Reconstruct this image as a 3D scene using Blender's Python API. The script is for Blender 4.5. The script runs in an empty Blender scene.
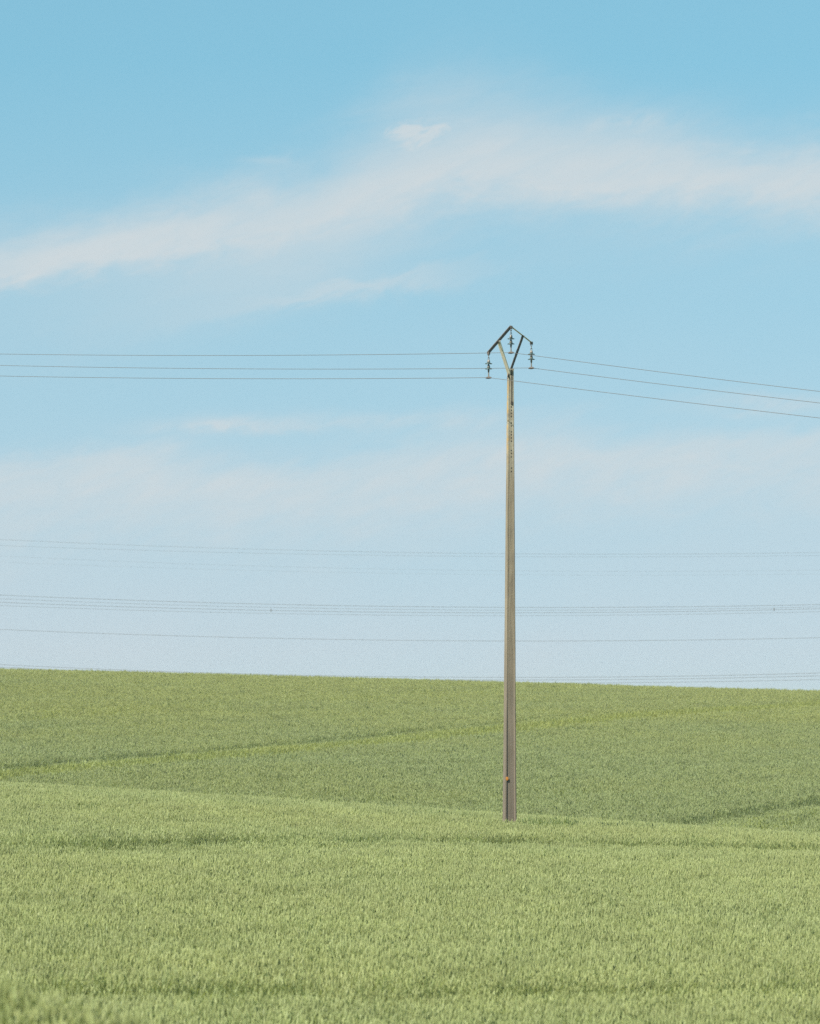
import bpy, bmesh, math, random
import numpy as np
from mathutils import Vector, Matrix

random.seed(11)
rng = np.random.default_rng(11)
C = bpy.context.scene.collection
S = bpy.context.scene
R = math.radians

# ------------------------------------------------------------------ camera geometry
W, H = 820, 1024
F = 4270.0                # focal length in pixels
CX, HY = 410.0, 700.0     # principal column, row of the true horizon
ZC = 3.5                  # camera height above the foot of the pole
CROP = 0.75               # height of the wheat

def wx(px, Y): return (px - CX) / F * Y
def wz(py, Y): return ZC + (HY - py) / F * Y

# ------------------------------------------------------------------ terrain
_ys = np.linspace(-400.0, 9000.0, 94001)
_dy = _ys[1] - _ys[0]
def _profile(slope, y0, z0):
    z = np.concatenate([[0], np.cumsum((slope[1:] + slope[:-1]) * 0.5 * _dy)])
    return z - np.interp(y0, _ys, z) + z0
_sn = 0.00726 - np.clip(0.0028 * (_ys - 98), 0, 0.115)
NEAR = _profile(_sn, 42.0, ZC - 3.494 + 0.00726 * 42)
_sf = 0.03934 - np.clip(0.00200 * (_ys - 315), 0, 0.10)
_sf = _sf * (1 - np.clip((_ys - 520) / 120, 0, 1))
FAR = _profile(_sf, 200.0, ZC - 11.085 + 0.03934 * 200)

def vnoise(x, y, s, seed):
    """smooth value noise"""
    x = np.asarray(x) / s; y = np.asarray(y) / s
    xi = np.floor(x).astype(np.int64); yi = np.floor(y).astype(np.int64)
    fx = x - xi; fy = y - yi
    fx = fx * fx * (3 - 2 * fx); fy = fy * fy * (3 - 2 * fy)
    def h(a, b):
        n = (a * 374761393 + b * 668265263 + seed * 1442695041) & 0x7fffffff
        n = ((n ^ (n >> 13)) * 1274126177) & 0x7fffffff
        n = (n ^ (n >> 16)) & 0xffff
        return n / 32767.5 - 1.0
    return (h(xi, yi) * (1 - fx) + h(xi + 1, yi) * fx) * (1 - fy) + (h(xi, yi + 1) * (1 - fx) + h(xi + 1, yi + 1) * fx) * fy

def crop_top(x, y):
    x = np.asarray(x, float); y = np.asarray(y, float)
    t = 0.045 + 0.02 * np.clip((y - 60) / 50, 0, 1)
    xs = 40 * np.tanh((x - 2.4) / 40)
    zn = np.interp(y, _ys, NEAR) - t * xs
    zn = zn + 1.50 * np.exp(-((x + 3.5) / 4.2) ** 2 - ((y - 25.5) / 4.2) ** 2)      # the bank by the roadside
    zf = np.interp(y, _ys, FAR) - 0.0288 * 60 * np.tanh(x / 60)
    zf = zf + 0.10 * vnoise(x, y, 34.0, 5)
    d = zn - zf
    return 0.5 * (zn + zf + np.sqrt(d * d + 0.09))

def ground_z(x, y):
    return crop_top(x, y) - CROP - 0.10 - 0.10 * np.clip((np.asarray(y, float) - 130) / 40, 0, 1)

def hit(px, py, y0, y1):
    """where the line of sight through a picture point meets the top of the crop"""
    ys = np.arange(y0, y1, 0.25)
    z = crop_top((px - CX) / F * ys, ys)
    p = HY + (ZC - z) * F / ys
    k = np.argmax(p <= py)
    if p[k] > py: k = len(ys) - 1
    return np.array([(px - CX) / F * ys[k], ys[k]])

# ------------------------------------------------------------------ node helpers
class NT:
    def __init__(s, tree):
        s.t = tree; s.n = tree.nodes; s.l = tree.links
    def node(s, typ, **kw):
        n = s.n.new(typ)
        for k, v in kw.items(): setattr(n, k, v)
        return n
    def put(s, sock, v):
        if hasattr(v, 'links') or isinstance(v, bpy.types.NodeSocket): s.l.new(v, sock)
        else: sock.default_value = v
    def m(s, op, a, b=None, c=None, clamp=False):
        n = s.n.new('ShaderNodeMath'); n.operation = op; n.use_clamp = clamp
        s.put(n.inputs[0], a)
        if b is not None: s.put(n.inputs[1], b)
        if c is not None: s.put(n.inputs[2], c)
        return n.outputs[0]
    def mix(s, f, a, b, typ='MIX'):
        n = s.n.new('ShaderNodeMix'); n.data_type = 'RGBA'; n.blend_type = typ
        s.put(n.inputs[0], f); s.put(n.inputs[6], a); s.put(n.inputs[7], b)
        return n.outputs[2]
    def noise(s, vec, scale, detail=3, rough=0.55, dist=0.0):
        n = s.n.new('ShaderNodeTexNoise')
        if vec is not None: s.l.new(vec, n.inputs['Vector'])
        n.inputs['Scale'].default_value = scale; n.inputs['Detail'].default_value = detail
        n.inputs['Roughness'].default_value = rough; n.inputs['Distortion'].default_value = dist
        return n.outputs['Fac']
    def ramp(s, f, stops):
        n = s.n.new('ShaderNodeValToRGB'); s.put(n.inputs[0], f)
        e = n.color_ramp.elements
        while len(e) < len(stops): e.new(0.5)
        for k, (p, c) in enumerate(stops):
            e[k].position = p; e[k].color = c if len(c) == 4 else (*c, 1)
        return n.outputs[0]
    def rng(s, v, a, b, c=0.0, d=1.0, smooth=False):
        n = s.n.new('ShaderNodeMapRange'); n.clamp = True
        if smooth: n.interpolation_type = 'SMOOTHSTEP'
        s.put(n.inputs[0], v)
        for i, q in enumerate((a, b, c, d)): s.put(n.inputs[1 + i], q)
        return n.outputs[0]

def material(name):
    m = bpy.data.materials.new(name); m.use_nodes = True
    m.node_tree.nodes.clear()
    nt = NT(m.node_tree)
    out = nt.node('ShaderNodeOutputMaterial')
    return m, nt, out

def principled(nt, out, col, rough=0.6, metal=0.0, normal=None):
    b = nt.node('ShaderNodeBsdfPrincipled')
    nt.put(b.inputs['Base Color'], col); nt.put(b.inputs['Roughness'], rough)
    b.inputs['Metallic'].default_value = metal
    if normal is not None: nt.l.new(normal, b.inputs['Normal'])
    nt.l.new(b.outputs[0], out.inputs[0])
    return b

def bump(nt, h, strength, dist):
    n = nt.node('ShaderNodeBump'); n.inputs['Strength'].default_value = strength
    n.inputs['Distance'].default_value = dist
    nt.l.new(h, n.inputs['Height']); return n.outputs[0]

# ------------------------------------------------------------------ materials
def mat_foliage(name, pale, mid, cool, trans, rough=0.55, low=False):
    m, nt, out = material(name)
    oi = nt.node('ShaderNodeObjectInfo')
    geo = nt.node('ShaderNodeNewGeometry')
    r = oi.outputs['Random']
    col = nt.mix(nt.rng(r, 0, 1, 0, 1), (*pale, 1), (*mid, 1))
    big = nt.noise(geo.outputs['Position'], 0.045, 3, 0.6)
    fine = nt.noise(geo.outputs['Position'], 0.55, 2, 0.6)
    k = nt.rng(big, 0.38, 0.66, 0.0, 0.8)
    if low:      # lusher, bluer growth on the damp low ground
        sp = nt.node('ShaderNodeSeparateXYZ'); nt.l.new(geo.outputs['Position'], sp.inputs[0])
        k = nt.m('ADD', k, nt.rng(sp.outputs['Z'], 3.6, 0.3, -0.35, 0.65), clamp=True)
    col = nt.mix(k, col, (*cool, 1))
    v = nt.m('ADD', nt.m('MULTIPLY', fine, 0.5), 0.75)
    vn = nt.node('ShaderNodeVectorMath', operation='SCALE')
    nt.l.new(col, vn.inputs[0]); nt.l.new(v, vn.inputs['Scale'])
    c = vn.outputs[0]
    d = nt.node('ShaderNodeBsdfPrincipled')
    nt.l.new(c, d.inputs['Base Color']); d.inputs['Roughness'].default_value = rough
    d.inputs['Specular IOR Level'].default_value = 0.35
    t = nt.node('ShaderNodeBsdfTranslucent')
    tc = nt.mix(1.0, c, (1.05, 1.0, 0.6, 1), 'MULTIPLY')
    nt.l.new(tc, t.inputs[0])
    x = nt.node('ShaderNodeMixShader'); x.inputs[0].default_value = trans
    nt.l.new(d.outputs[0], x.inputs[1]); nt.l.new(t.outputs[0], x.inputs[2])
    nt.l.new(x.outputs[0], out.inputs[0])
    return m

M = {}
M['ear'] = mat_foliage('wheat_ear', (0.345, 0.372, 0.150), (0.315, 0.350, 0.138), (0.302, 0.346, 0.148), 0.42)
M['leaf'] = mat_foliage('wheat_leaf', (0.292, 0.330, 0.128), (0.256, 0.305, 0.116), (0.242, 0.300, 0.126), 0.54)
M['far_ear'] = mat_foliage('hill_ear', (0.296, 0.315, 0.102), (0.270, 0.295, 0.096), (0.254, 0.290, 0.116), 0.42, low=True)
M['far_leaf'] = mat_foliage('hill_leaf', (0.246, 0.274, 0.084), (0.222, 0.257, 0.078), (0.210, 0.254, 0.102), 0.52, low=True)
M['track_leaf'] = mat_foliage('stunted_leaf', (0.282, 0.302, 0.080), (0.255, 0.282, 0.074), (0.250, 0.284, 0.084), 0.50, low=True)
M['weed_leaf'] = mat_foliage('weed_leaf', (0.175, 0.225, 0.075), (0.145, 0.195, 0.066), (0.145, 0.195, 0.072), 0.48)

def mat_ground():
    m, nt, out = material('field_soil')
    geo = nt.node('ShaderNodeNewGeometry')
    a = nt.noise(geo.outputs['Position'], 1.7, 5, 0.65)
    b = nt.noise(geo.outputs['Position'], 14.0, 3, 0.6)
    col = nt.mix(nt.rng(a, 0.35, 0.65), (0.120, 0.150, 0.052, 1), (0.150, 0.172, 0.062, 1))
    col = nt.mix(nt.rng(b, 0.5, 0.72), col, (0.070, 0.072, 0.036, 1))
    principled(nt, out, col, 0.9, normal=bump(nt, b, 0.8, 0.06))
    return m
M['ground'] = mat_ground()

def mat_concrete():
    m, nt, out = material('weathered_concrete')
    tc = nt.node('ShaderNodeTexCoord'); obj = tc.outputs['Object']
    mp = nt.node('ShaderNodeMapping'); mp.inputs['Scale'].default_value = (9, 9, 0.55)
    nt.l.new(obj, mp.inputs[0])
    streak = nt.noise(mp.outputs[0], 1.6, 5, 0.65)
    fine = nt.noise(obj, 34, 4, 0.7)
    med = nt.noise(obj, 5.0, 4, 0.6)
    sep = nt.node('ShaderNodeSeparateXYZ'); nt.l.new(obj, sep.inputs[0])
    z = sep.outputs['Z']
    warm = nt.rng(z, 0.5, 6.5)
    col = nt.mix(warm, (0.118, 0.092, 0.068, 1), (0.190, 0.155, 0.103, 1))
    col = nt.mix(nt.rng(streak, 0.44, 0.66, 0.0, 0.9), col, (0.100, 0.080, 0.052, 1))
    col = nt.mix(nt.rng(nt.noise(obj, 1.3, 5, 0.7), 0.52, 0.66, 0.0, 0.55), col, (0.105, 0.088, 0.066, 1))
    # grey cement skin near the head
    col = nt.mix(nt.m('MULTIPLY', nt.rng(z, 8.6, 9.6), nt.rng(med, 0.35, 0.6)), col, (0.235, 0.212, 0.155, 1))
    # orange lichen, mostly high on the left edge
    lich = nt.m('MULTIPLY', nt.rng(nt.noise(obj, 7.5, 4, 0.7), 0.47, 0.60), nt.rng(z, 8.6, 9.9))
    lich = nt.m('MULTIPLY', nt.m('MULTIPLY', lich, 0.8), nt.rng(sep.outputs['X'], 0.0, -0.06))
    col = nt.mix(lich, col, (0.36, 0.205, 0.035, 1))
    sp = nt.rng(fine, 0.55, 0.75)
    col = nt.mix(nt.m('MULTIPLY', sp, 0.45), col, (0.085, 0.072, 0.052, 1))
    principled(nt, out, col, 0.92, normal=bump(nt, fine, 0.5, 0.012))
    return m
M['concrete'] = mat_concrete()

def mat_simple(name, c0, c1, rough, metal=0.0, scale=20):
    m, nt, out = material(name)
    tc = nt.node('ShaderNodeTexCoord')
    n = nt.noise(tc.outputs['Object'], scale, 4, 0.65)
    col = nt.mix(nt.rng(n, 0.35, 0.65), (*c0, 1), (*c1, 1))
    principled(nt, out, col, rough, metal)
    return m
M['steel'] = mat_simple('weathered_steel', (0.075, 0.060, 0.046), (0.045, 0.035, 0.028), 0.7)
M['lit_steel'] = mat_simple('sunlit_steel', (0.68, 0.60, 0.47), (0.58, 0.50, 0.38), 0.62)  # pale copy of the steel: sunlight on brace and arm put into the colour
M['hole'] = mat_simple('dark_recess', (0.03, 0.027, 0.022), (0.02, 0.018, 0.016), 0.9)
M['disc'] = mat_simple('green_glass', (0.030, 0.055, 0.052), (0.045, 0.075, 0.070), 0.38)
M['cap'] = mat_simple('insulator_cap', (0.165, 0.150, 0.125), (0.10, 0.092, 0.080), 0.55, 0.2)
M['wire'] = mat_simple('aluminium_wire', (0.085, 0.080, 0.074), (0.065, 0.062, 0.058), 0.75, 0.0, 4)
M['plate'] = mat_simple('orange_plate', (0.42, 0.17, 0.02), (0.36, 0.14, 0.015), 0.5)

# ------------------------------------------------------------------ object helpers
def obj(name, bm, mats, parent=None, smooth=False):
    me = bpy.data.meshes.new(name)
    bmesh.ops.recalc_face_normals(bm, faces=bm.faces)
    bm.to_mesh(me); bm.free()
    for m in (mats if isinstance(mats, (list, tuple)) else [mats]): me.materials.append(m)
    if smooth:
        for p in me.polygons: p.use_smooth = True
    o = bpy.data.objects.new(name, me); C.objects.link(o)
    if parent is not None: o.parent = parent
    return o

def tag(o, label=None, cat=None, group=None, kind=None):
    if label: o['label'] = label
    if cat: o['category'] = cat
    if group: o['group'] = group
    if kind: o['kind'] = kind
    return o

def tube(bm, pts, r, n=6):
    rings = []
    pts = [Vector(p) for p in pts]
    for i, p in enumerate(pts):
        d = (pts[min(i + 1, len(pts) - 1)] - pts[max(i - 1, 0)]).normalized()
        up = Vector((0, 0, 1)) if abs(d.z) < 0.95 else Vector((1, 0, 0))
        a = d.cross(up).normalized(); b = a.cross(d).normalized()
        rr = r[i] if isinstance(r, (list, tuple)) else r
        rings.append([bm.verts.new(p + rr * (math.cos(2 * math.pi * k / n) * a + math.sin(2 * math.pi * k / n) * b)) for k in range(n)])
    for A, B in zip(rings, rings[1:]):
        for k in range(n): bm.faces.new((A[k], A[(k + 1) % n], B[(k + 1) % n], B[k]))
    bm.faces.new(rings[0]); bm.faces.new(rings[-1])
    return bm

def lathe(bm, prof, n=16, at=(0, 0, 0)):
    """profile of (radius, z) from top to bottom"""
    rings = []
    for r, z in prof:
        rings.append([bm.verts.new((at[0] + r * math.cos(2 * math.pi * k / n), at[1] + r * math.sin(2 * math.pi * k / n), at[2] + z)) for k in range(n)])
    for A, B in zip(rings, rings[1:]):
        for k in range(n): bm.faces.new((A[k], A[(k + 1) % n], B[(k + 1) % n], B[k]))
    bm.faces.new(rings[0]); bm.faces.new(rings[-1])
    return bm

def box(bm, c, s, rot=None):
    mt = Matrix.Translation(Vector(c)) @ (rot.to_4x4() if rot else Matrix.Identity(4)) @ Matrix.Diagonal((*s, 1))
    return bmesh.ops.create_cube(bm, size=1.0, matrix=mt)['verts']

def angle_iron(a, b, wide, leg, t, u, v):
    """L-section bar from a to b; u = across the wide plate, v = the way the leg sticks out (made square to the bar)"""
    bm = bmesh.new()
    a, b = Vector(a), Vector(b)
    d = (b - a).normalized()
    u = Vector(u); u = (u - d * u.dot(d)).normalized()
    w = d.cross(u).normalized()
    if w.dot(Vector(v)) < 0: w = -w
    prof = [(-wide / 2, 0), (wide / 2, 0), (wide / 2, leg), (wide / 2 - t, leg), (wide / 2 - t, t), (-wide / 2, t)]
    ra = [bm.verts.new(a + u * p + w * q) for p, q in prof]
    rb = [bm.verts.new(b + u * p + w * q) for p, q in prof]
    n = len(prof)
    for k in range(n): bm.faces.new((ra[k], ra[(k + 1) % n], rb[(k + 1) % n], rb[k]))
    bm.faces.new(ra); bm.faces.new(rb)
    return bm

# ------------------------------------------------------------------ ground
def axis(lo, hi, step, far, g=1.22):
    v = list(np.arange(lo, hi + 0.01, step))
    s = step
    while v[-1] < far: s *= g; v.append(v[-1] + s)
    s = step
    while v[0] > -(far if lo < 0 and far > 5000 else far): s *= g; v.insert(0, v[0] - s)
    return np.array(v)
gx = axis(-42, 42, 1.5, 3500)
gy = axis(20, 400, 1.0, 7000)
gy = gy[gy > -390]
GX, GY = np.meshgrid(gx, gy)
GZ = ground_z(GX, GY)
nx, ny = len(gx), len(gy)
verts = np.stack([GX.ravel(), GY.ravel(), GZ.ravel()], 1)
idx = np.arange(nx * ny).reshape(ny, nx)
faces = np.stack([idx[:-1, :-1].ravel(), idx[:-1, 1:].ravel(), idx[1:, 1:].ravel(), idx[1:, :-1].ravel()], 1)
me = bpy.data.meshes.new('ground'); me.from_pydata(verts.tolist(), [], faces.tolist())
me.materials.append(M['ground'])
for p in me.polygons: p.use_smooth = True
go = bpy.data.objects.new('ground', me); C.objects.link(go)
tag(go, 'rolling green farmland ground under the wheat', None, kind='structure')

# ------------------------------------------------------------------ wheat plants
def strip(bm, pts, widths, side, mi):
    L = []
    for p, w in zip(pts, widths):
        L.append((bm.verts.new(p - side * w / 2), bm.verts.new(p + side * w / 2)))
    for (a, b), (c, d) in zip(L, L[1:]):
        f = bm.faces.new((a, b, d, c)); f.material_index = mi; f.smooth = True

def ear(bm, base, d, L, r, mi, bumps=4):
    up = d.normalized()
    a = up.orthogonal().normalized(); b = up.cross(a)
    rings = []
    prof = [(0.0, 0.35), (0.12, 0.85), (0.35, 1.0), (0.65, 0.9), (0.88, 0.6), (1.0, 0.12)]
    n = 5
    ph = random.uniform(0, 6.28)
    for t, k in prof:
        rings.append([bm.verts.new(base + up * (L * t) + (a * math.cos(ph + 6.283 * j / n) + b * math.sin(ph + 6.283 * j / n)) * (r * k * random.uniform(0.8, 1.15))) for j in range(n)])
    for A, B in zip(rings, rings[1:]):
        for j in range(n):
            f = bm.faces.new((A[j], A[(j + 1) % n], B[(j + 1) % n], B[j])); f.material_index = mi

def wheat_clump(name, radius, stems, ear_len, ear_r, leaf_len, leaf_w, mats, full=True, ear_share=0.85, hvar=0.05, tall=1.0, spread=0.55, droopy=0.5):
    bm = bmesh.new()
    for _ in range(stems):
        r = radius * math.sqrt(random.random()); th = random.uniform(0, 6.283)
        p = Vector((r * math.cos(th), r * math.sin(th), 0))
        h = (CROP - ear_len * 0.75 + random.gauss(0, hvar)) * tall
        lean = Vector((random.gauss(0.03, 0.06), random.gauss(0, 0.06), 0))
        top = p + Vector((0, 0, h)) + lean
        az = random.uniform(0, 6.283); side = Vector((math.cos(az), math.sin(az), 0))
        q = [p, p.lerp(top, 0.55) - lean * 0.2, top]
        strip(bm, q, [0.006, 0.006, 0.004], side, 1)
        if full: strip(bm, q, [0.006, 0.006, 0.004], Vector((-side.y, side.x, 0)), 1)
        if random.random() < ear_share:
            d = (Vector((random.gauss(0.08, 0.15), random.gauss(0, 0.15), 1)))
            ear(bm, top, d, ear_len * random.uniform(0.8, 1.2), ear_r * random.uniform(0.85, 1.15), 0)
        for k in range(3 if full else 2):
            hz = h * (random.uniform(0.82, 0.98) if k == 0 else random.uniform(0.5, 0.86))
            b0 = p.lerp(top, hz / h)
            az = random.uniform(0, 6.283); out = Vector((math.cos(az), math.sin(az), 0)); sd = Vector((-out.y, out.x, 0))
            sd = (sd + Vector((0, 0, random.gauss(0, 0.5)))).normalized()
            L = leaf_len * random.uniform(0.7, 1.25); up = random.uniform(0.55, 1.0); droop = random.uniform(0.0, 1.0) * droopy
            pts = [b0 + out * (L * spread * t * (0.45 + 0.35 * t)) + Vector((0, 0, L * (up * t - droop * t * t * 0.8))) for t in (0, 0.35, 0.7, 1.0)]
            strip(bm, pts, [leaf_w * 0.7, leaf_w, leaf_w * 0.7, leaf_w * 0.08], sd, 1)
    me = bpy.data.meshes.new(name); bm.to_mesh(me); bm.free()
    for m in mats: me.materials.append(m)
    return bpy.data.objects.new(name, me)      # a source for the crop only; never placed in the scene by itself

near_src = [wheat_clump('wheat_plant', 0.17, 23, 0.070, 0.0068, 0.125, 0.0082, [M['ear'], M['leaf']], hvar=0.042) for _ in range(6)]
near_src += [wheat_clump('leafy_plant', 0.155, 18, 0.060, 0.0065, 0.14, 0.0105, [M['ear'], M['leaf']], ear_share=0.25, hvar=0.05, tall=1.02) for _ in range(2)]
near_src += [wheat_clump('weed', 0.15, 10, 0.05, 0.006, 0.17, 0.019, [M['weed_leaf'], M['weed_leaf']], ear_share=0.1, hvar=0.06, tall=1.04, spread=1.1, droopy=1.0) for _ in range(2)]
far_src = [wheat_clump('hill_plant', 0.34, 20, 0.11, 0.014, 0.26, 0.024, [M['far_ear'], M['far_leaf']], full=False, ear_share=0.9, hvar=0.06) for _ in range(6)]

far_src += [wheat_clump('stunted_plant', 0.34, 20, 0.09, 0.011, 0.26, 0.024, [M['track_leaf'], M['track_leaf']], full=False, ear_share=0.4, hvar=0.05) for _ in range(2)]

def scatter_object(name, pts, rot, scl, kind, srcs, label):
    me = bpy.data.meshes.new(name)
    me.vertices.add(len(pts)); me.vertices.foreach_set('co', pts.astype(np.float32).ravel())
    for an, typ, arr in (('turn', 'FLOAT_VECTOR', rot), ('size', 'FLOAT_VECTOR', scl)):
        a = me.attributes.new(an, typ, 'POINT'); a.data.foreach_set('vector', arr.astype(np.float32).ravel())
    a = me.attributes.new('sort', 'INT', 'POINT'); a.data.foreach_set('value', kind.astype(np.int32))
    o = bpy.data.objects.new(name, me); C.objects.link(o)
    g = bpy.data.node_groups.new(name, 'GeometryNodeTree')
    g.interface.new_socket('Geometry', in_out='INPUT', socket_type='NodeSocketGeometry')
    g.interface.new_socket('Geometry', in_out='OUTPUT', socket_type='NodeSocketGeometry')
    gi = g.nodes.new('NodeGroupInput'); gout = g.nodes.new('NodeGroupOutput')
    iop = g.nodes.new('GeometryNodeInstanceOnPoints')
    jn = g.nodes.new('GeometryNodeJoinGeometry')
    for s in reversed(srcs):      # the last link joins first
        oi = g.nodes.new('GeometryNodeObjectInfo'); oi.inputs['Object'].default_value = s
        oi.inputs['As Instance'].default_value = True
        g.links.new(oi.outputs['Geometry'], jn.inputs[0])
    g.links.new(gi.outputs[0], iop.inputs['Points']); g.links.new(jn.outputs[0], iop.inputs['Instance'])
    iop.inputs['Pick Instance'].default_value = True
    def attr(an, dt):
        n = g.nodes.new('GeometryNodeInputNamedAttribute'); n.data_type = dt; n.inputs['Name'].default_value = an
        return n.outputs['Attribute']
    g.links.new(attr('sort', 'INT'), iop.inputs['Instance Index'])
    g.links.new(attr('turn', 'FLOAT_VECTOR'), iop.inputs['Rotation'])
    g.links.new(attr('size', 'FLOAT_VECTOR'), iop.inputs['Scale'])
    g.links.new(iop.outputs[0], gout.inputs[0])
    md = o.modifiers.new('plants', 'NODES'); md.node_group = g
    tag(o, label, None, kind='stuff')
    return o

def seg_dist(P, line):
    d = np.full(len(P), 1e9); sg = np.zeros(len(P))
    for a, b in zip(line, line[1:]):
        ab = b - a; t = np.clip(((P - a) @ ab) / (ab @ ab), 0, 1)
        q = a + t[:, None] * ab
        e = np.hypot(*(P - q).T)
        s = np.sign(ab[0] * (P[:, 1] - a[1]) - ab[1] * (P[:, 0] - a[0]))
        m = e < d
        d[m] = e[m]; sg[m] = s[m]
    return d * np.where(sg == 0, 1, sg)

def extend(line, d=30.0):
    line = [np.array(p, float) for p in line]
    a = line[0] - (line[1] - line[0]) / np.hypot(*(line[1] - line[0])) * d
    b = line[-1] + (line[-1] - line[-2]) / np.hypot(*(line[-1] - line[-2])) * d
    return [a] + line + [b]

def jgrid(x0, x1, y0, y1, step):
    xs = np.arange(x0, x1, step); ys = np.arange(y0, y1, step)
    X, Y = np.meshgrid(xs, ys)
    P = np.stack([X.ravel(), Y.ravel()], 1)
    return P + rng.uniform(-0.5, 0.5, P.shape) * step * 1.1

# ---- near field
P = jgrid(-22, 22, 20.5, 136, 0.215)
P = P[np.abs(P[:, 0]) < 0.118 * P[:, 1] + 3.5]
tracks = [extend([hit(px, py, 30, 112) for px, py in ((0, 981), (250, 984), (560, 984), (820, 980))]),
          extend([hit(px, py, 50, 112) for px, py in ((0, 841), (280, 834), (560, 836), (820, 843))]) ]
keep = np.ones(len(P), bool); hmul = np.ones(len(P)); leafy = np.zeros(len(P))
for ti, tr in enumerate(tracks):
    d = seg_dist(P, tr) + 0.12 * vnoise(P[:, 0], P[:, 1], 1.2, 9)
    amp = np.clip(0.62 + 0.40 * vnoise(P[:, 0] + 0.8, P[:, 1], 2.2, 19) + 0.35 * vnoise(P[:, 0], P[:, 1], 0.6, 29), 0.05, 1.1)
    L, dep = ((2.4, 0.14), (5.0, 0.23))[ti]
    dip = np.clip((d + L) / (L + 0.2), 0, 1) * (d < 0.6)
    hmul *= 1 - dep * amp * dip
    leafy = np.maximum(leafy, ((d > -0.2) & (d < 1.2)) * 0.6)
hz = vnoise(P[:, 0] * 0.22, P[:, 1] - 0.9 * P[:, 0], 0.9, 51) * 0.7 + vnoise(P[:, 0], P[:, 1] * 0.35, 2.3, 3) * 0.4 + vnoise(P[:, 0], P[:, 1], 0.7, 4) * 0.5
gapn = vnoise(P[:, 0], P[:, 1] * 0.6, 0.9, 21)
keep &= ~((gapn < -0.72) & (rng.random(len(P)) < 0.75))
POLE = np.array([wx(509.5, 100.0), 100.0])
keep &= np.hypot(*(P - POLE - np.array([0, -0.12])).T) > 0.36
# thinner drilling and a slightly sunken strip on the left, under the crest
streak = np.exp(-((P[:, 1] - 90 - 0.25 * P[:, 0]) / 1.1) ** 2) * (P[:, 0] < -2) * (vnoise(P[:, 0], P[:, 1], 1.6, 31) > -0.1)
hmul *= 1 - 0.16 * streak
P, hz, hmul, leafy = P[keep], hz[keep], hmul[keep], leafy[keep]
n = len(P)
Z = ground_z(P[:, 0], P[:, 1])
pts = np.column_stack([P, Z])
rot = np.column_stack([rng.normal(0, 0.06, n), rng.normal(0.05, 0.06, n), rng.uniform(0, 6.283, n)])
sxy = rng.uniform(0.95, 1.25, n)
sz = (1 + 0.04 * hz + rng.normal(0, 0.022, n)) * hmul
kind = np.where(rng.random(n) < np.maximum(0.08, leafy), rng.integers(6, 8, n), rng.integers(0, 6, n))
scl = np.column_stack([sxy, sxy, sz])
# taller, leafier growth left standing beside the pole
for (px, py, k, s) in ((530, 822, 9, 1.10), (543, 822, 10, 1.12), (572, 824, 5, 1.08), (440, 813, 7, 1.06), (425, 811, 5, 1.05), (555, 822, 9, 1.13), (509, 828, 3, 0.98), (700, 838, 8, 1.05), (90, 806, 8, 1.04)):
    c = hit(px, py, 80, 111)
    q = c + rng.normal(0, 1, (k, 2)) * np.array([0.20, 0.45])
    pts = np.vstack([pts, np.column_stack([q, ground_z(q[:, 0], q[:, 1])])])
    rot = np.vstack([rot, np.column_stack([rng.normal(0, 0.1, k), rng.normal(0, 0.1, k), rng.uniform(0, 6.28, k)])])
    scl = np.vstack([scl, np.column_stack([np.ones(k), np.ones(k), rng.normal(s, 0.06, k)])])
    kind = np.concatenate([kind, rng.integers(8, 10, k)])
scatter_object('wheat_crop', pts, rot, scl, kind, near_src, 'pale green wheat in ear covering the near field around the pole')

# ---- far hillside
P = jgrid(-46, 46, 136, 352, 0.50)
P = P[np.abs(P[:, 0]) < 0.112 * P[:, 1] + 4]
lines = [extend([hit(px, py, 150, 330) for px, py in ((0, 763), (200, 747), (410, 728), (640, 708), (820, 698))], 60),
         extend([hit(px, py, 150, 330) for px, py in ((640, 824), (730, 810), (820, 797))], 60),
         extend([hit(px, py, 150, 333) for px, py in ((0, 711), (120, 704), (260, 697))], 40)]
keep = np.ones(len(P), bool); hmul = np.ones(len(P)); stunt = np.zeros(len(P))
for ti, tr in enumerate(lines):
    d = seg_dist(P, tr) + 0.25 * vnoise(P[:, 0], P[:, 1], 2.5, 8)
    st = (1.0, 0.9, 0.25)[ti] * np.ones(len(P))
    if ti == 0: st = 1 - 0.8 * np.clip((P[:, 0] / P[:, 1] * F + 60) / 330, 0, 1)
    hmul *= 1 - (0.24, 0.40, 0.24)[ti] * st * np.clip((d + 1.6) / 1.0, 0, 1) * (d < 1.0)
    keep &= ~((np.abs(d - 0.8) < 0.3) & (rng.random(len(P)) < st))
    stunt = np.maximum(stunt, (d > -4.2) * (d < -0.2) * (1.0 if ti == 0 else 0.4))
hz = vnoise(P[:, 0] * 0.4, P[:, 1], 3.0, 13) * 0.4 + vnoise(P[:, 0], P[:, 1], 1.3, 14) * 0.4
skew = P[:, 1] - 1.35 * P[:, 0]
hz = hz + 0.75 * vnoise(P[:, 0] * 0.10, skew, 1.5, 41) + 0.6 * vnoise(P[:, 0] * 0.06, skew, 4.0, 43)
keep &= ~((vnoise(P[:, 0] * 0.5, P[:, 1], 1.7, 23) < -0.7) & (rng.random(len(P)) < 0.6))
P, hz, hmul, stunt = P[keep], hz[keep], hmul[keep], stunt[keep]
n = len(P)
pts = np.column_stack([P, ground_z(P[:, 0], P[:, 1])])
rot = np.column_stack([rng.normal(0, 0.05, n), rng.normal(0.04, 0.05, n), rng.uniform(0, 6.283, n)])
sxy = rng.uniform(0.95, 1.2, n)
scl = np.column_stack([sxy, sxy, (1 + 0.07 * hz + rng.normal(0, 0.04, n)) * hmul])
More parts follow.
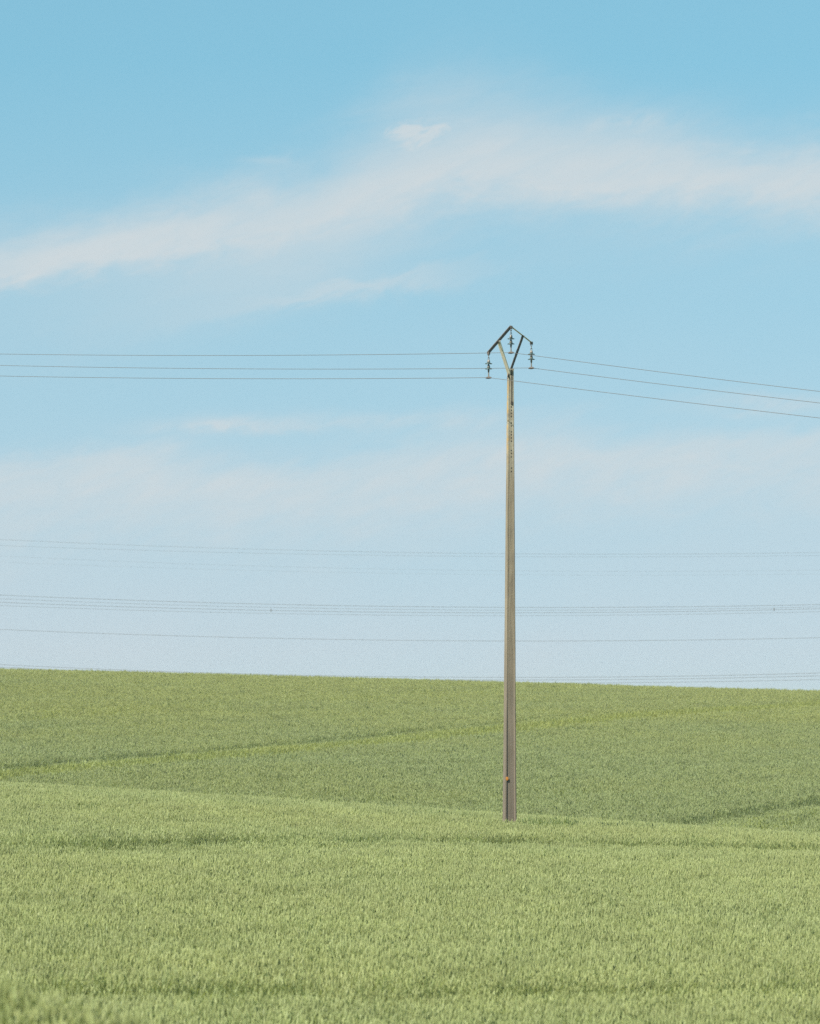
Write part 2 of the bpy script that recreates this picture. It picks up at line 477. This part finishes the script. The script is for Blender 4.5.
scatter_object('wheat_crop', pts, rot, scl, np.where(rng.random(n) < stunt, rng.integers(6, 8, n), rng.integers(0, 6, n)), far_src, 'duller green wheat covering the far hillside up to the skyline')

# ------------------------------------------------------------------ the pole
PX, PY = POLE
PZ = float(ground_z(PX, PY))
pole = bpy.data.objects.new('power_pole', None); C.objects.link(pole)
pole.location = (PX, PY, PZ)
tag(pole, 'tall weathered concrete power pole with angled steel head standing in the wheat', 'power pole')

TOPZ = wz(370, PY) - PZ
YAW = R(13)
LEAN = 0.022               # the mast stands a touch out of plumb
def mast_bm():
    bm = bmesh.new()
    zs = [-0.6] + list(np.linspace(0, TOPZ, 15))
    rings = []
    for z in zs:
        t = max(0, z) / TOPZ
        w = 0.294 + (0.136 - 0.294) * t      # front face
        d = 0.230 + (0.118 - 0.230) * t      # depth
        fl = 0.030 + 0.006 * (1 - t)         # flange beside the recess
        rc = 0.004 + 0.024 * max(0.0, 1 - t / 0.42)          # recess depth
        c = 0.010
        x, y = w / 2, d / 2
        prof = [(-x, -y + c), (-x + c, -y), (-x + fl, -y), (-x + fl + 0.014, -y + rc), (x - fl - 0.014, -y + rc), (x - fl, -y), (x - c, -y), (x, -y + c),
                (x, y - c), (x - c, y), (x - fl, y), (x - fl - 0.014, y - rc), (-x + fl + 0.014, y - rc), (-x + fl, y), (-x + c, y), (-x, y - c)]
        j = lambda: random.uniform(-0.0015, 0.0015)
        ring = []
        for a, b in prof:
            a += j(); b += j()
            ring.append(bm.verts.new((LEAN * t + a * math.cos(YAW) + b * math.sin(YAW), -a * math.sin(YAW) + b * math.cos(YAW), z)))
        rings.append(ring)
    for A, B in zip(rings, rings[1:]):
        for k in range(16): bm.faces.new((A[k], A[(k + 1) % 16], B[(k + 1) % 16], B[k]))
    bm.faces.new(rings[0]); bm.faces.new(rings[-1])
    return bm
# the mast turns so that its left side shows: x axis runs right and away
YAW = -YAW
mast = obj('mast', mast_bm(), M['concrete'], pole)

def front(u, z, proud=0.0, recess=True):
    """a point on the front of the mast: u across, z up"""
    t = z / TOPZ
    d = (0.230 + (0.118 - 0.230) * t) / 2
    rc = 0.004 + 0.024 * max(0.0, 1 - t / 0.42) if recess else 0.0
    b = -d + rc - proud
    return Vector((LEAN * t + u * math.cos(YAW) + b * math.sin(YAW), -u * math.sin(YAW) + b * math.cos(YAW), z))
RF = Matrix.Rotation(-YAW, 3, 'Z')
# climbing holes: small square sockets down the middle of the upper mast
for py in (407, 410.3, 413.3, 416.6, 423, 426, 431.8, 434.8, 438, 441.3, 450.5, 453.4, 456.8, 468, 471.5):
    z = wz(py, PY) - PZ
    bm = bmesh.new(); box(bm, front(0.008, z, 0.001), (0.022, 0.006, 0.026), RF)
    obj('climbing_hole', bm, M['hole'], mast)
bm = bmesh.new()
lathe(bm, [(0.0, 0.004), (0.033, 0.002), (0.033, -0.002), (0.0, -0.004)], 14)
for v in bm.verts: v.co = Vector((v.co.x, -v.co.z, v.co.y * 1.35))
bmesh.ops.rotate(bm, verts=bm.verts, cent=(0, 0, 0), matrix=RF)
bmesh.ops.translate(bm, verts=bm.verts, vec=front(-0.092, wz(778.5, PY) - PZ, 0.027))
obj('marker_plate', bm, M['plate'], pole)

# ---- steel head: a lopsided pentagon of angle irons in a plane turned away from the camera
PSI = R(60)
ex = Vector((math.cos(PSI), math.sin(PSI), 0))      # along the cross-arm: right and away
en = Vector((math.sin(PSI), -math.cos(PSI), 0))     # its face: right and towards the camera
def head(px, py, off=0.0):
    u = (px - 509.5) / F * PY / math.cos(PSI)
    Y = PY + u * math.sin(PSI)
    u = (wx(px, Y) - PX) / math.cos(PSI)
    return Vector((u * ex.x, u * ex.y, wz(py, PY + u * ex.y) - PZ)) + en * off
apex, lend, rend = head(511, 326.8), head(488.6, 352.6), head(531.4, 342.6)
bl, br = head(497.8, 341.3), head(522.6, 336.0)
perp = lambda a, b: (b - a).normalized().cross(en).normalized()
def iron(name, a, b, wide, leg, u, v, m):
    return obj(name, angle_iron(a, b, wide, leg, 0.009, u, v), m, pole)
la = perp(lend, apex); la = la if la.z > 0 else -la
ra_ = perp(apex, rend); ra_ = ra_ if ra_.z > 0 else -ra_
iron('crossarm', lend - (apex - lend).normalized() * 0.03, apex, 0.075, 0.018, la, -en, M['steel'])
iron('crossarm', apex + en * 0.004, rend + (rend - apex).normalized() * 0.05, 0.046, 0.030, (rend - apex).cross(Vector((-0.5, -0.85, 0.2))), Vector((0.5, 0.85, -0.2)), M['lit_steel'])
# braces down to the pole head
fl_ = head(508.3, 371.5, 0.012); fr_ = head(509.4, 372, 0.02)
iron('brace', bl + en * 0.012, fl_ - Vector((0, 0, 0.06)), 0.078, 0.03, Vector((0.85, -0.53, 0)), Vector((0.53, 0.85, 0)), M['lit_steel'])
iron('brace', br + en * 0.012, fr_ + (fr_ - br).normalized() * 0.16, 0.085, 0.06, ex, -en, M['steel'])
# collar, and the bar running down the face of the mast below the right brace
bm = bmesh.new()
z0, z1 = wz(403.5, PY) - PZ, wz(369.5, PY) - PZ
box(bm, front(0.014, (z0 + z1) / 2, 0.006), (0.016, 0.012, z1 - z0), RF)
box(bm, front(0.016, z0 + 0.01, 0.008), (0.040, 0.018, 0.07), RF)
obj('mounting_bar', bm, M['hole'], pole)
bm = bmesh.new()
box(bm, Vector((LEAN, 0, TOPZ + 0.012)), (0.145, 0.125, 0.03), RF)
bmesh.ops.bevel(bm, geom=bm.edges[:], offset=0.006, segments=1)
obj('mast_cap', bm, M['concrete'], pole)
for p in (bl, br, fl_, fr_):
    bm2 = bmesh.new()
    lathe(bm2, [(0.004, 0.016), (0.016, 0.014), (0.018, 0.0), (0.011, -0.001), (0.011, -0.03)], 6)
    bmesh.ops.rotate(bm2, verts=bm2.verts, cent=(0, 0, 0), matrix=Vector((0, 0, 1)).rotation_difference(en).to_matrix())
    bmesh.ops.translate(bm2, verts=bm2.verts, vec=p + en * 0.024)
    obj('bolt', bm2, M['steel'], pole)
for p in (apex, lend, rend):
    bm = bmesh.new(); box(bm, p - Vector((0, 0, 0.012)), (0.06, 0.05, 0.07), Matrix.Rotation(PSI, 3, 'Z'))
    bmesh.ops.bevel(bm, geom=bm.edges[:], offset=0.008, segments=1)
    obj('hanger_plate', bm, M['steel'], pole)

def insulator(top):
    """suspension string: shackle links, two glass discs with caps, clamp"""
    ro = bpy.data.objects.new('insulator_string', None); C.objects.link(ro); ro.parent = pole; ro.location = top
    bm = bmesh.new()
    for k in range(3):
        z = -0.020 - 0.052 * k
        ring = [(0.017 * math.cos(a), 0.0, z + 0.034 * math.sin(a)) if k % 2 == 0 else (0.0, 0.017 * math.cos(a), z + 0.034 * math.sin(a)) for a in np.linspace(0, 2 * math.pi, 11)]
        tube(bm, ring, 0.008, 5)
    obj('shackle', bm, M['cap'], ro)
    for z in (-0.232, -0.352):
        bm = bmesh.new()
        lathe(bm, [(0.020, 0.020), (0.045, 0.013), (0.076, 0.002), (0.086, -0.008), (0.083, -0.013), (0.066, -0.006), (0.058, -0.014), (0.050, -0.006), (0.040, -0.016), (0.02, -0.008)], 20)
        d = obj('disc', bm, M['disc'], ro, True); d.location = (0, 0, z)
        bm = bmesh.new()
        lathe(bm, [(0.014, 0.085), (0.026, 0.080), (0.034, 0.045), (0.036, 0.018), (0.018, 0.012), (0.014, -0.05), (0.0, -0.05)], 14)
        c = obj('cap', bm, M['cap'], ro, True); c.location = (0, 0, z)
    bm = bmesh.new()
    tube(bm, [(0, 0, -0.385), (0, 0, -0.45), (0, 0, -0.545)], [0.026, 0.014, 0.016], 8)
    obj('link_rod', bm, M['cap'], ro)
    bm = bmesh.new()
    ld = Vector((math.sin(PSI), -math.cos(PSI), 0))
    pr = [(-0.075, -0.010, 0.012), (-0.05, -0.004, 0.022), (0.0, 0.0, 0.032), (0.05, -0.004, 0.022), (0.075, -0.010, 0.012)]
    tube(bm, [(ld.x * s, ld.y * s, -0.560 + q) for s, q, _ in pr], [r for *_, r in pr], 8)
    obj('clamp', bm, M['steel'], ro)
    return ro
tops = [apex - Vector((0, 0, 0.044)), lend - Vector((0, 0, 0.02)), rend - Vector((0, 0, 0.038))]
for t in tops: insulator(t)

# ------------------------------------------------------------------ conductors on the pole
TH = R(45)
ld = Vector((math.cos(TH), -math.sin(TH), 0))
def conductor(clamp, row_left, row_right, label):
    p0 = Vector((PX, PY, PZ)) + clamp
    def s_at(px):
        k = (px - CX) / F
        return (k * p0.y - p0.x) / (ld.x - k * ld.y)
    pts = []
    for row, px, ext, n in ((row_left, 0, 60, 40), (row_right, 820, 46, 40)):
        s1 = s_at(px); y1 = p0.y + s1 * ld.y
        dz = wz(row, y1) - p0.z
        cv = 0.0006
        sl = (dz - cv * s1 * s1) / s1
        sg = 1 if s1 > 0 else -1
        seg = [(p0 + ld * (sg * s) + Vector((0, 0, sl * sg * s + cv * s * s))) for s in np.linspace(0, ext, n)]
        pts = seg[::-1] if not pts else pts + seg[1:]
    bm = bmesh.new(); tube(bm, pts, 0.0062, 6)
    tag(obj('power_line', bm, M['wire'], None, True), label, 'power line', 'conductors hung on the pole')
low = Vector((0, 0, -0.560))
conductor(tops[0] + low, 354.0, 391.5, 'topmost of the three thin grey wires on the near pole, clamped under the peak')
conductor(tops[2] + low, 365.4, 403.0, 'middle of the three thin grey wires on the near pole, clamped to the right insulator')
conductor(tops[1] + low, 376.0, 418.0, 'lowest of the three thin grey wires on the near pole, clamped to the left insulator')

# ------------------------------------------------------------------ distant lines beyond the hill
def far_line(rows, Y, r, label, group, spacers=()):
    """rows: picture rows at three columns, carried on as the sagging curve through them"""
    xs = np.array([q[0] for q in rows], float); ys = np.array([q[1] for q in rows], float)
    cf = np.polyfit(xs, ys, 2)
    pts = []
    for px in np.linspace(-700, 1500, 67):
        pts.append((wx(px, Y), Y, wz(float(np.polyval(cf, px)), Y)))
    bm = bmesh.new(); tube(bm, pts, r, 5)
    o = tag(obj('overhead_cable', bm, M['wire'], None, True), label, 'cable', group)
    for px in spacers:
        bm = bmesh.new()
        p = Vector((wx(px, Y), Y, wz(float(np.polyval(cf, px)), Y)))
        tube(bm, [p + Vector((0, 0, -0.14)), p + Vector((0, 0, 0.16))], 0.05, 6)
        obj('damper', bm, M['wire'], o)
gA, gB, gC = 'faint high cables beyond the hill', 'bundle of four cables beyond the hill', 'cables skimming the hill skyline'
far_line([(0, 539.5), (200, 547.5), (400, 552.4), (820, 552.5)], 640, 0.013, 'highest of the faint far cables, far above the hill', gA)
far_line([(0, 545.5), (200, 552), (400, 555.5), (820, 555.5)], 650, 0.011, 'second from the top of the faint far cables', gA)
far_line([(0, 556), (200, 564), (400, 569.5), (820, 570)], 660, 0.007, 'third from the top of the faint far cables, barely visible', gA)
far_line([(0, 562), (200, 569), (400, 573.5), (820, 574)], 670, 0.006, 'fourth from the top of the faint far cables, barely visible', gA)
far_line([(0, 595.2), (200, 602), (400, 606.6), (600, 607.6), (820, 604.4)], 460, 0.017, 'uppermost cable of the far bundle of four crossing behind the pole', gB)
far_line([(0, 598.8), (200, 605.3), (400, 609.5), (600, 610.3), (820, 606.8)], 463, 0.012, 'second cable from the top of the far bundle of four', gB)
far_line([(0, 602.4), (200, 608.6), (400, 612.2), (600, 612.8), (820, 608.5)], 466, 0.017, 'third cable from the top of the far bundle of four', gB, (271, 774))
far_line([(0, 605.6), (200, 611.8), (400, 615.2), (600, 615.5), (820, 611.5)], 469, 0.012, 'lowest cable of the far bundle of four', gB)
far_line([(0, 629.5), (200, 636.3), (400, 640.3), (600, 641), (820, 637.6)], 440, 0.015, 'lone far cable midway between the four cable bundle and the skyline', None)
far_line([(0, 664.6), (200, 672.5), (410, 677), (600, 677), (820, 673)], 520, 0.020, 'upper cable of the three low ones just over the skyline', gC)
far_line([(0, 667.2), (200, 675), (410, 679.6), (600, 679.6), (820, 675.8)], 523, 0.020, 'middle cable of the three low ones just over the skyline', gC)
far_line([(0, 670.2), (200, 678), (410, 682.6), (600, 682.6), (820, 679.6)], 526, 0.018, 'lower cable of the three low ones, dipping behind the hill', gC)

# ------------------------------------------------------------------ light and sky
SUN_EL, SUN_LEFT = R(47), R(46)     # height; swing to the left of straight behind the camera
to_sun = Vector((-math.sin(SUN_LEFT) * math.cos(SUN_EL), -math.cos(SUN_LEFT) * math.cos(SUN_EL), math.sin(SUN_EL)))
sl = bpy.data.lights.new('sun', 'SUN'); sl.energy = 4.6; sl.angle = R(0.53); sl.color = (1.0, 0.95, 0.86)
so = bpy.data.objects.new('sun', sl); C.objects.link(so)
so.rotation_euler = to_sun.to_track_quat('Z', 'Y').to_euler(); so.location = (-40, -30, 60)

w = bpy.data.worlds.new('World'); S.world = w; w.use_nodes = True
w.node_tree.nodes.clear()
nt = NT(w.node_tree)
out = nt.node('ShaderNodeOutputWorld'); bg = nt.node('ShaderNodeBackground')
tc = nt.node('ShaderNodeTexCoord'); gen = tc.outputs['Generated']
sep = nt.node('ShaderNodeSeparateXYZ'); nt.l.new(gen, sep.inputs[0])
dx, dy, dz = sep.outputs
sky = nt.node('ShaderNodeTexSky', sky_type='NISHITA')
sky.sun_disc = False; sky.sun_elevation = SUN_EL
sky.sun_rotation = math.atan2(to_sun.x, to_sun.y)
sky.altitude = 100; sky.air_density = 1.0; sky.dust_density = 0.6; sky.ozone_density = 1.0
# look a little higher into the sky model than the narrow view does, for the deeper blue
mp = nt.node('ShaderNodeCombineXYZ')
nt.l.new(dx, mp.inputs[0]); nt.l.new(dy, mp.inputs[1])
nt.l.new(nt.m('ADD', nt.m('MULTIPLY', dz, 0.55), 0.228), mp.inputs[2])
nv = nt.node('ShaderNodeVectorMath', operation='NORMALIZE'); nt.l.new(mp.outputs[0], nv.inputs[0])
nt.l.new(nv.outputs[0], sky.inputs[0])
base = nt.mix(1.0, sky.outputs[0], (0.74, 1.055, 0.88, 1), 'MULTIPLY')

# cloud bands by azimuth (u) and elevation (v), both in hundredths of the focal tangent
ady = nt.m('MAXIMUM', nt.m('ABSOLUTE', dy), 0.05)
u = nt.m('MULTIPLY', nt.m('DIVIDE', dx, ady), F / 100)      # -4.1 .. 4.1 across the view
v = nt.m('MULTIPLY', nt.m('DIVIDE', dz, ady), F / 100)      # 0 at the horizon, 7 at the top of the view
cv = nt.node('ShaderNodeCombineXYZ'); nt.l.new(u, cv.inputs[0]); nt.l.new(v, cv.inputs[1])
def rotmap(ang, sx, sy, off=(0, 0, 0)):
    m = nt.node('ShaderNodeMapping'); m.vector_type = 'POINT'
    m.inputs['Rotation'].default_value = (0, 0, R(ang)); m.inputs['Scale'].default_value = (1, 1, 1)
    m.inputs['Location'].default_value = off
    nt.l.new(cv.outputs[0], m.inputs[0])
    m2 = nt.node('ShaderNodeMapping'); m2.inputs['Scale'].default_value = (sx, sy, 1)
    nt.l.new(m.outputs[0], m2.inputs[0]); return m2.outputs[0]
streak = nt.noise(rotmap(-13, 0.45, 1.5), 1.0, 6, 0.55, 0.6)
soft = nt.noise(rotmap(-8, 0.28, 0.75, (3, 1, 0)), 1.0, 4, 0.5, 0.4)
fib = nt.noise(rotmap(-24, 0.9, 4.0, (1, 7, 0)), 1.0, 6, 0.62, 0.6)
fine_ = nt.noise(rotmap(-16, 2.2, 5.0, (4, 2, 0)), 1.0, 7, 0.62, 0.5)
warp = nt.m('ADD', nt.m('MULTIPLY', nt.m('SUBTRACT', streak, 0.5), 0.75), nt.m('MULTIPLY', nt.m('SUBTRACT', fine_, 0.5), 0.42))
def curve(x, pts):
    n = nt.node('ShaderNodeFloatCurve')
    t = nt.rng(x, -6.0, 6.0)
    nt.l.new(t, n.inputs['Value'])
    c = n.mapping.curves[0]
    n.mapping.use_clip = False
    ps = [((a + 6) / 12, b / 10) for a, b in pts]
    c.points[0].location = ps[0]; c.points[1].location = ps[-1]
    for p in ps[1:-1]: c.points.new(*p)
    n.mapping.update()
    return nt.m('MULTIPLY', n.outputs[0], 10.0)
def band(center, up, dn):
    """soft band round a centre line: its upper and lower half-widths"""
    d = nt.m('SUBTRACT', nt.m('ADD', v, warp), center)
    a = nt.m('DIVIDE', nt.m('MAXIMUM', d, 0.0), up); b = nt.m('DIVIDE', nt.m('MAXIMUM', nt.m('MULTIPLY', d, -1), 0.0), dn)
    e = nt.m('ADD', nt.m('MULTIPLY', a, a), nt.m('MULTIPLY', b, b))
    return nt.m('POWER', 2.718, nt.m('MULTIPLY', e, -1))
def blob(cx, cy, rx, ry):
    a = nt.m('DIVIDE', nt.m('SUBTRACT', u, cx), rx); b = nt.m('DIVIDE', nt.m('SUBTRACT', nt.m('ADD', v, nt.m('MULTIPLY', warp, 0.5)), cy), ry)
    e = nt.m('ADD', nt.m('MULTIPLY', a, a), nt.m('MULTIPLY', b, b))
    return nt.m('POWER', 2.718, nt.m('MULTIPLY', e, -1))
cA = curve(u, [(-6, 4.00), (-4.1, 4.24), (-2.6, 4.52), (-1.1, 4.84), (0.0, 5.18), (0.9, 5.28), (2.0, 5.15), (4.1, 5.18), (6, 5.2)])
upA = curve(u, [(-6, 0.40), (-4.1, 0.42), (-1.2, 0.44), (0.1, 0.76), (1.0, 0.76), (2.4, 0.52), (4.1, 0.42), (6, 0.4)])
dnA = curve(u, [(-6, 0.18), (-4.1, 0.19), (-2.0, 0.24), (-0.6, 0.34), (0.6, 0.36), (2.0, 0.34), (4.1, 0.38), (6, 0.4)])
A = band(cA, upA, dnA)
texture = nt.m('ADD', nt.m('ADD', nt.m('MULTIPLY', fib, 0.45), nt.m('MULTIPLY', soft, 0.30)), nt.m('MULTIPLY', fine_, 0.25))
A = nt.m('MULTIPLY', A, nt.rng(texture, 0.34, 0.58, 0.72, 1.0))
veil = nt.m('MULTIPLY', band(nt.m('SUBTRACT', cA, 0.45), 0.35, 0.50), nt.m('MULTIPLY', nt.rng(u, 0.5, -0.8, 0.12, 0.46), nt.rng(u, -4.0, -1.5, 0.3, 1.0)))
cB = curve(u, [(-6, 3.5), (-1.6, 3.95), (-0.4, 4.15), (0.6, 4.35), (6, 4.6)])
B = nt.m('MULTIPLY', band(cB, 0.09, 0.12), blob(-0.5, 4.1, 1.2, 0.6))
pw = nt.noise(rotmap(-18, 3.0, 7.5, (2, 9, 0)), 1.0, 5, 0.6, 0.8)
pe = nt.m('ADD', nt.m('POWER', nt.m('DIVIDE', nt.m('SUBTRACT', u, 0.07), 0.34), 2.0),
          nt.m('POWER', nt.m('DIVIDE', nt.m('SUBTRACT', nt.m('SUBTRACT', v, 5.66), nt.m('MULTIPLY', nt.m('SUBTRACT', u, 0.07), 0.18)), 0.17), 2.0))
puff = nt.rng(nt.m('ADD', nt.m('SUBTRACT', 1.0, pe), nt.m('MULTIPLY', nt.m('SUBTRACT', pw, 0.5), 3.4)), 0.0, 1.15, smooth=True)
puff = nt.m('MULTIPLY', puff, nt.rng(pe, 2.2, 1.0))
puff2 = nt.m('MULTIPLY', blob(-1.42, 5.38, 0.28, 0.06), 0.25)
puff3 = nt.m('MULTIPLY', blob(2.2, 5.72, 0.9, 0.12), nt.rng(fine_, 0.45, 0.62, 0.0, 0.45))
cD = curve(u, [(-6, 2.0), (-4.1, 2.1), (-2.6, 2.25), (-1.2, 2.12), (0.0, 2.3), (1.2, 2.42), (2.4, 2.48), (4.1, 2.55), (6, 2.5)])
D = nt.m('MULTIPLY', band(cD, 0.27, 0.60), nt.rng(texture, 0.36, 0.58, 0.50, 1.0))
E2 = nt.m('MULTIPLY', blob(-1.9, 2.74, 0.7, 0.085), nt.rng(fine_, 0.35, 0.6, 0.25, 0.75))
E3 = nt.m('MULTIPLY', blob(-0.2, 2.78, 1.5, 0.12), nt.rng(texture, 0.38, 0.58, 0.1, 0.6))
E4 = nt.m('MULTIPLY', blob(3.8, 2.98, 1.0, 0.10), nt.rng(texture, 0.38, 0.58, 0.1, 0.6))
low_veil = nt.m('MULTIPLY', nt.m('ADD', nt.rng(v, 6.4, 2.4, 0.0, 0.40), nt.rng(v, 2.6, 0.5, 0.0, 0.40)), nt.rng(soft, 0.25, 0.75, 0.85, 1.05))
tot = nt.m('MULTIPLY', A, 0.95)
for q, k in ((veil, 1.0), (B, 0.50), (puff, 0.82), (puff2, 1.0), (puff3, 1.0), (D, 0.82), (E2, 1.0), (E3, 1.0), (E4, 1.0)):
    tot = nt.m('SUBTRACT', nt.m('ADD', tot, nt.m('MULTIPLY', q, k)), nt.m('MULTIPLY', tot, nt.m('MULTIPLY', q, k)))
front_ = nt.rng(dy, 0.0, 0.3)
tot = nt.m('MULTIPLY', tot, front_, clamp=True)
haze_col = nt.mix(low_veil, base, (3.40, 3.58, 3.80, 1))
col = nt.mix(tot, haze_col, (3.40, 3.74, 3.90, 1))
nt.l.new(col, bg.inputs[0]); bg.inputs[1].default_value = 0.075
nt.l.new(bg.outputs[0], out.inputs[0])

# ------------------------------------------------------------------ the air
hb = bmesh.new()
zlo = float(GZ.min()) - 1.0
HX0, HX1, HY0, HY1, HZ1 = gx.min() - 20, gx.max() + 20, gy.min() - 20, gy.max() + 20, 15.0
box(hb, ((HX0 + HX1) / 2, (HY0 + HY1) / 2, (zlo + HZ1) / 2), (HX1 - HX0, HY1 - HY0, HZ1 - zlo))
hm, hn, ho = material('haze')
pv = hn.node('ShaderNodeVolumePrincipled')
pv.inputs['Color'].default_value = (0.52, 0.60, 0.62, 1); pv.inputs['Density'].default_value = 0.00022
hn.l.new(pv.outputs[0], ho.inputs['Volume'])
tag(obj('haze', hb, hm), 'thin pale summer haze lying over the fields', None, kind='stuff')

# ------------------------------------------------------------------ camera
cd = bpy.data.cameras.new('camera'); co = bpy.data.objects.new('camera', cd); C.objects.link(co)
co.location = (0, 0, ZC); co.rotation_euler = (R(90), 0, 0)
cd.sensor_fit = 'AUTO'; cd.sensor_width = 36.0; cd.lens = F / H * 36.0
cd.shift_y = (HY - H / 2) / H
cd.clip_start = 0.5; cd.clip_end = 20000
cd.dof.use_dof = True; cd.dof.focus_distance = 100.0; cd.dof.aperture_fstop = 4.0
S.camera = co

S.view_settings.view_transform = 'Standard'; S.view_settings.look = 'None'
S.view_settings.gamma = 1.0; S.view_settings.exposure = 1.3
S.view_settings.use_curve_mapping = False
S.cycles.use_denoising = False
S.cycles.max_bounces = 8; S.cycles.transparent_max_bounces = 4
